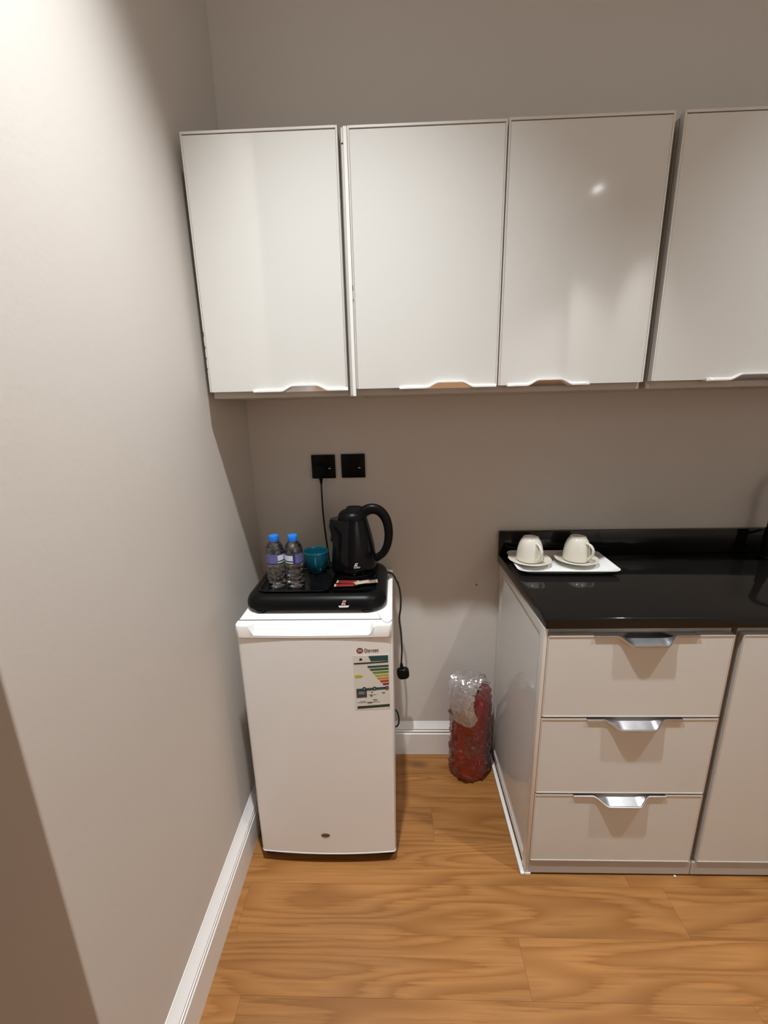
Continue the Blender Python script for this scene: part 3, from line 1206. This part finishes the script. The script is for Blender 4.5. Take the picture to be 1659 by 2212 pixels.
b1 = make_bottle(.1405, -.300)
b2_ = copy_tree(b1)
b2_.location = (.1985, -.300, bz0)
b1['label'] = 'clear water bottle with blue cap, the one nearer the left wall'
b2_['label'] = 'clear water bottle with blue cap, next to the teal cup'
b1.rotation_euler.z = -1.05
b2_.rotation_euler.z = -2.9

# ------------------------------------------------------------------ teal cup
tcx, tcy, tcz = .2440, -.1885, bz0
cupr = thing('cup', (tcx, tcy, tcz), 'glazed teal cup standing between the water bottles and the kettle', 'cup')
b = B()
lathe(b, tcx, tcy, [(.019, tcz + .0003), (.0225, tcz + .0006), (.0235, tcz + .005), (.030, tcz + .011), (.0365, tcz + .025), (.0400, tcz + .045), (.0408, tcz + .065), (.0408, tcz + .076), (.0398, tcz + .0775), (.0388, tcz + .076), (.0383, tcz + .065), (.036, tcz + .045), (.031, tcz + .027), (.022, tcz + .010), (.008, tcz + .0065)], 48)
part('bowl', b, M_TEAL, cupr)
b = B()
lathe(b, tcx, tcy, [(.0403, tcz + .068), (.0413, tcz + .069), (.0416, tcz + .0705), (.0413, tcz + .072), (.0403, tcz + .073)], 48, False, False)
part('rim_band', b, M_TEAL, cupr)
b = B()
hp = catmull([(tcx + .005, tcy - .038, tcz + .062), (tcx + .008, tcy - .054, tcz + .059), (tcx + .009, tcy - .058, tcz + .042), (tcx + .007, tcy - .048, tcz + .026), (tcx + .005, tcy - .035, tcz + .023)], 6)
tube(b, hp, .0038, 10)
part('handle', b, M_TEAL, cupr)

# ------------------------------------------------------------------ sachets in the pocket


def sachet(x, y, z, L, w, yaw, tilt, mats, label, seed):
    random.seed(seed)
    b = B()
    nx, ny = 12, 6
    R = Matrix.Rotation(yaw, 3, 'Z') @ Matrix.Rotation(tilt, 3, 'Y')
    top, bot = [], []
    for i in range(nx + 1):
        for j in range(ny + 1):
            u, v = i / nx - .5, j / ny - .5
            puff = .0032 * max(0, 1 - (2 * v) ** 2) * (0.08 if i in (0, 1, nx - 1, nx) else 1) * (1 + .35 * mnoise.noise((i * .7 + seed, j * .9, 0)))
            p = Vector((u * L, v * w, 0))
            for lst, s in ((top, 1), (bot, -.4)):
                q = R @ Vector((p.x, p.y, s * puff + .0005 * s)) + Vector((x, y, z))
                lst.append(b.verts.new(q))
    W_ = ny + 1
    for lst, fl in ((top, 0), (bot, 1)):
        for i in range(nx):
            for j in range(ny):
                v4 = [lst[i * W_ + j], lst[(i + 1) * W_ + j], lst[(i + 1) * W_ + j + 1], lst[i * W_ + j + 1]]
                f = b.faces.new(v4[::-1] if fl else v4)
                f.material_index = 1 if i in (0, nx - 1) else 0
    per = [i * W_ for i in range(nx + 1)] + [nx * W_ + j for j in range(1, ny + 1)] + [i * W_ + ny for i in range(nx - 1, -1, -1)] + [j for j in range(ny - 1, 0, -1)]
    for a, c in zip(per, per[1:] + per[:1]):
        f = b.faces.new((top[a], top[c], bot[c], bot[a]))
        f.material_index = 0
    return single('sachet', b, mats, label, 'sachet', (x, y, z), 'drink sachets on the tray')


sz = TZ + .0535
sachet(.357, -.315, sz, .072, .020, .06, .0, [M_SRED, M_SCRE], 'red stick sachet at the front of the tray pocket', 1)
sachet(.360, -.291, sz + .0005, .070, .020, -.03, .0, [M_SRED, M_SCRE], 'red stick sachet lying behind the front red one', 2)
sachet(.407, -.308, sz + .0058, .055, .022, .42, .03, [M_SCRE, M_STAN], 'cream sachet lying across the ends of the red ones', 3)
sachet(.427, -.300, sz + .0035, .055, .024, .12, -.05, [M_STAN, M_SCRE], 'tan sachet at the right end of the tray pocket', 4)

# ------------------------------------------------------------------ plate, saucers and cups on the counter
plx, ply = 1.080, -.134
z0 = CT + .0004
b = B()
prof = [(.034, .0, .03), (.030, .0004, .032), (.022, .006, .034), (.006, .0145, .034), (.001, .0172, .034), (0, .0185, .034), (.003, .0186, .033), (.009, .0165, .03), (.024, .0085, .026), (.030, .0062, .022), (.04, .0055, .02)]
rs = []
for i_, z, r_ in prof:
    ring_ = []
    for (x, y, zz) in rrect(plx, ply, z0 + z, .168 - i_, .104 - i_, r_, 7):
        u, v = (x - plx) / .168, (y - ply) / .104
        # sides bow inwards a little, corners stay lifted
        lift = .0035 * (abs(u) * abs(v)) ** 2 * (z / .0185)
        ring_.append((x - .006 * u * (1 - v * v), y - .005 * v * (1 - u * u), zz + lift))
    rs.append(ring_)
rings(b, rs)
pl = single('serving_plate', b, M_CERAM, 'white rectangular plate with upturned rim on the black counter', 'plate', (plx, ply, CT))
pl.rotation_euler.z = -.03


def make_set(x, y, ls, lc, rot, tilt):
    sz0 = CT + .0125
    b = B()
    lathe(b, x, y, [(.020, sz0), (.024, sz0 + .0004), (.030, sz0 + .003), (.050, sz0 + .008), (.066, sz0 + .0118), (.0715, sz0 + .0135), (.0722, sz0 + .0145), (.0712, sz0 + .0152), (.064, sz0 + .0138), (.046, sz0 + .0098), (.030, sz0 + .0062), (.022, sz0 + .0055)], 56)
    s = single('saucer', b, M_CREAM, ls, 'saucer', (x, y, sz0), 'saucers on the white plate')
    c = thing('coffee_cup', (x, y, sz0 + .0113), lc, 'cup', 'upside-down cups on the saucers')
    z = sz0 + .0113
    b = B()
    lathe(b, x, y, [(.0425, z + .004), (.0428, z + .0002), (.0438, z + .0002), (.0445, z + .004), (.0443, z + .016), (.0428, z + .034), (.0395, z + .052), (.0345, z + .066), (.029, z + .0745), (.0262, z + .0775), (.0258, z + .0805), (.0235, z + .0812), (.0225, z + .0795), (.006, z + .0788)], 52, False, True)
    part('bowl', b, M_CREAM, c)
    b = B()
    a = rot
    ca, sa = math.cos(a), math.sin(a)
    pth = catmull([(x + r_ * ca, y + r_ * sa, z + h) for r_, h in ((.034, .064), (.050, .060), (.060, .046), (.058, .028), (.047, .014), (.041, .012))], 7)
    tube(b, pth, .0046, 12, (1.5, .9))
    part('handle', b, M_CREAM, c)
    c.rotation_euler = tilt
    return c


make_set(.9765, -.127, 'cream saucer on the left half of the white plate', 'cream cup upside down on the left saucer', -1.22, (0, 0, 0))
make_set(1.1365, -.127, 'cream saucer on the right half of the white plate', 'cream cup upside down on the right saucer', -1.02, (0, 0, 0))

# ------------------------------------------------------------------ red extinguisher in a clear plastic bag
ex, ey = .800, -.093
fe = thing('fire_extinguisher', (ex, ey, 0), 'small red fire extinguisher on the floor between fridge and cabinet', 'fire extinguisher')
b = B()
lathe(b, ex, ey, [(.052, .003), (.060, .0035), (.063, .012), (.064, .03), (.064, .285), (.062, .305), (.054, .328), (.040, .345), (.024, .354), (.018, .356)], 44)
part('cylinder', b, M_RED, fe)
b = B()
lathe(b, ex, ey, [(.016, .355), (.016, .366), (.019, .368), (.019, .378), (.014, .380), (.014, .398), (.010, .401)], 24)
part('valve', b, M_BRASS, fe)
b = B()
tube(b, [(ex + .008, ey - .012, .388), (ex + .012, ey - .028, .388)], .011, 20)
part('gauge', b, M_BLACKG, fe)
b = B()
tube(b, catmull([(ex + .006, ey, .392), (ex - .025, ey - .008, .402), (ex - .065, ey - .016, .395)], 6), .008, 10, (1.2, .5))
part('lever', b, M_RED, fe)
b = B()
tube(b, catmull([(ex + .004, ey, .382), (ex - .025, ey - .008, .378), (ex - .062, ey - .016, .362)], 6), .007, 10, (1.2, .5))
part('carry_handle', b, M_RED, fe)
b = B()
n = 36
rings(b, [[(ex + .0645 * math.cos(a), ey + .0645 * math.sin(a), z) for a in [-PI * .5 - .55 + 1.1 * i / n for i in range(n + 1)]] for z in (.12, .22)], False, False, False)
part('instruction_label', b, mat('extinguisher_print', (.42, .06, .05), .4, noise=.3, nscale=90), fe)

bag = thing('plastic_bag', (ex, ey, 0), 'crinkled clear plastic bag wrapped around the red extinguisher', 'plastic bag')
b = B()
rs = []
NZ, NA = 110, 120
for q in range(NZ + 1):
    t = q / NZ
    z = .001 + .430 * t
    ring_ = []
    for i in range(NA):
        a = 2 * PI * i / NA
        r_ = .0745 + .006 * math.sin(2 * a + 1) - .012 * sm((t - .72) / .28) - .018 * sm((t - .90) / .10)
        r_ -= .010 * sm((.05 - t) / .05)
        d = .006 * mnoise.noise((2.2 * math.cos(a), 2.2 * math.sin(a), t * 8))
        # creases: sharp ridges of a noise field, slanted and sagging towards the floor
        for (ka, kt, amp, sl) in ((1.6, 9, .0065, .9), (2.6, 14, .0034, -.7), (2.0, 20, .0014, 1.6)):
            q_ = mnoise.noise((ka * math.cos(a) + 3 * kt, ka * math.sin(a), kt * (t + .10 * sl * math.sin(a + sl))))
            d += amp * (1 - min(1, abs(q_) * 5)) ** 1.5
        rr = max(.066 if z < .30 else .03, r_ + d)
        ring_.append((ex + rr * math.cos(a) - .004 * t, ey + .96 * rr * math.sin(a), z + .004 * mnoise.noise((a * 1.3, t * 8, 3)) * (t > .02)))
    rs.append(ring_)
rings(b, rs, cap0=True, cap1=False)
part('sleeve', b, M_BAG, bag, 'clear film sleeve')
# gathered top: crumpled, thrown over to the front left
b = B()
rs = []
cpath = catmull([(ex + .014, ey + .005, .425), (ex - .006, ey - .012, .448), (ex - .032, ey - .040, .440), (ex - .050, ey - .062, .405), (ex - .050, ey - .076, .360), (ex - .036, ey - .082, .315), (ex - .022, ey - .082, .285)], 9)
for q, p in enumerate(cpath):
    t = q / (len(cpath) - 1)
    tang = (cpath[min(q + 1, len(cpath) - 1)] - cpath[max(q - 1, 0)]).normalized()
    sd = Vector((.86, -.5, 0))
    sd = (sd - tang * sd.dot(tang)).normalized()
    nn = tang.cross(sd)
    w = .052 - .012 * t - .020 * sm((t - .85) / .15)
    h = .020 - .008 * t
    ring_ = []
    for i in range(40):
        a = 2 * PI * i / 40
        cr = 1 + .30 * mnoise.noise((2.5 * math.cos(a) + 7, 2.5 * math.sin(a), t * 5)) + .42 * (abs(mnoise.noise((4.2 * math.cos(a), 4.2 * math.sin(a) + 3, t * 9))) - .2) + .25 * (abs(mnoise.noise((9 * math.cos(a), 9 * math.sin(a) + 1, t * 17))) - .15)
        ring_.append(p + sd * w * math.cos(a) * cr + nn * h * math.sin(a) * cr)
    rs.append(ring_)
rings(b, rs)
part('folded_top', b, M_BAGF, bag, 'crumpled gathered end of the bag', 12)
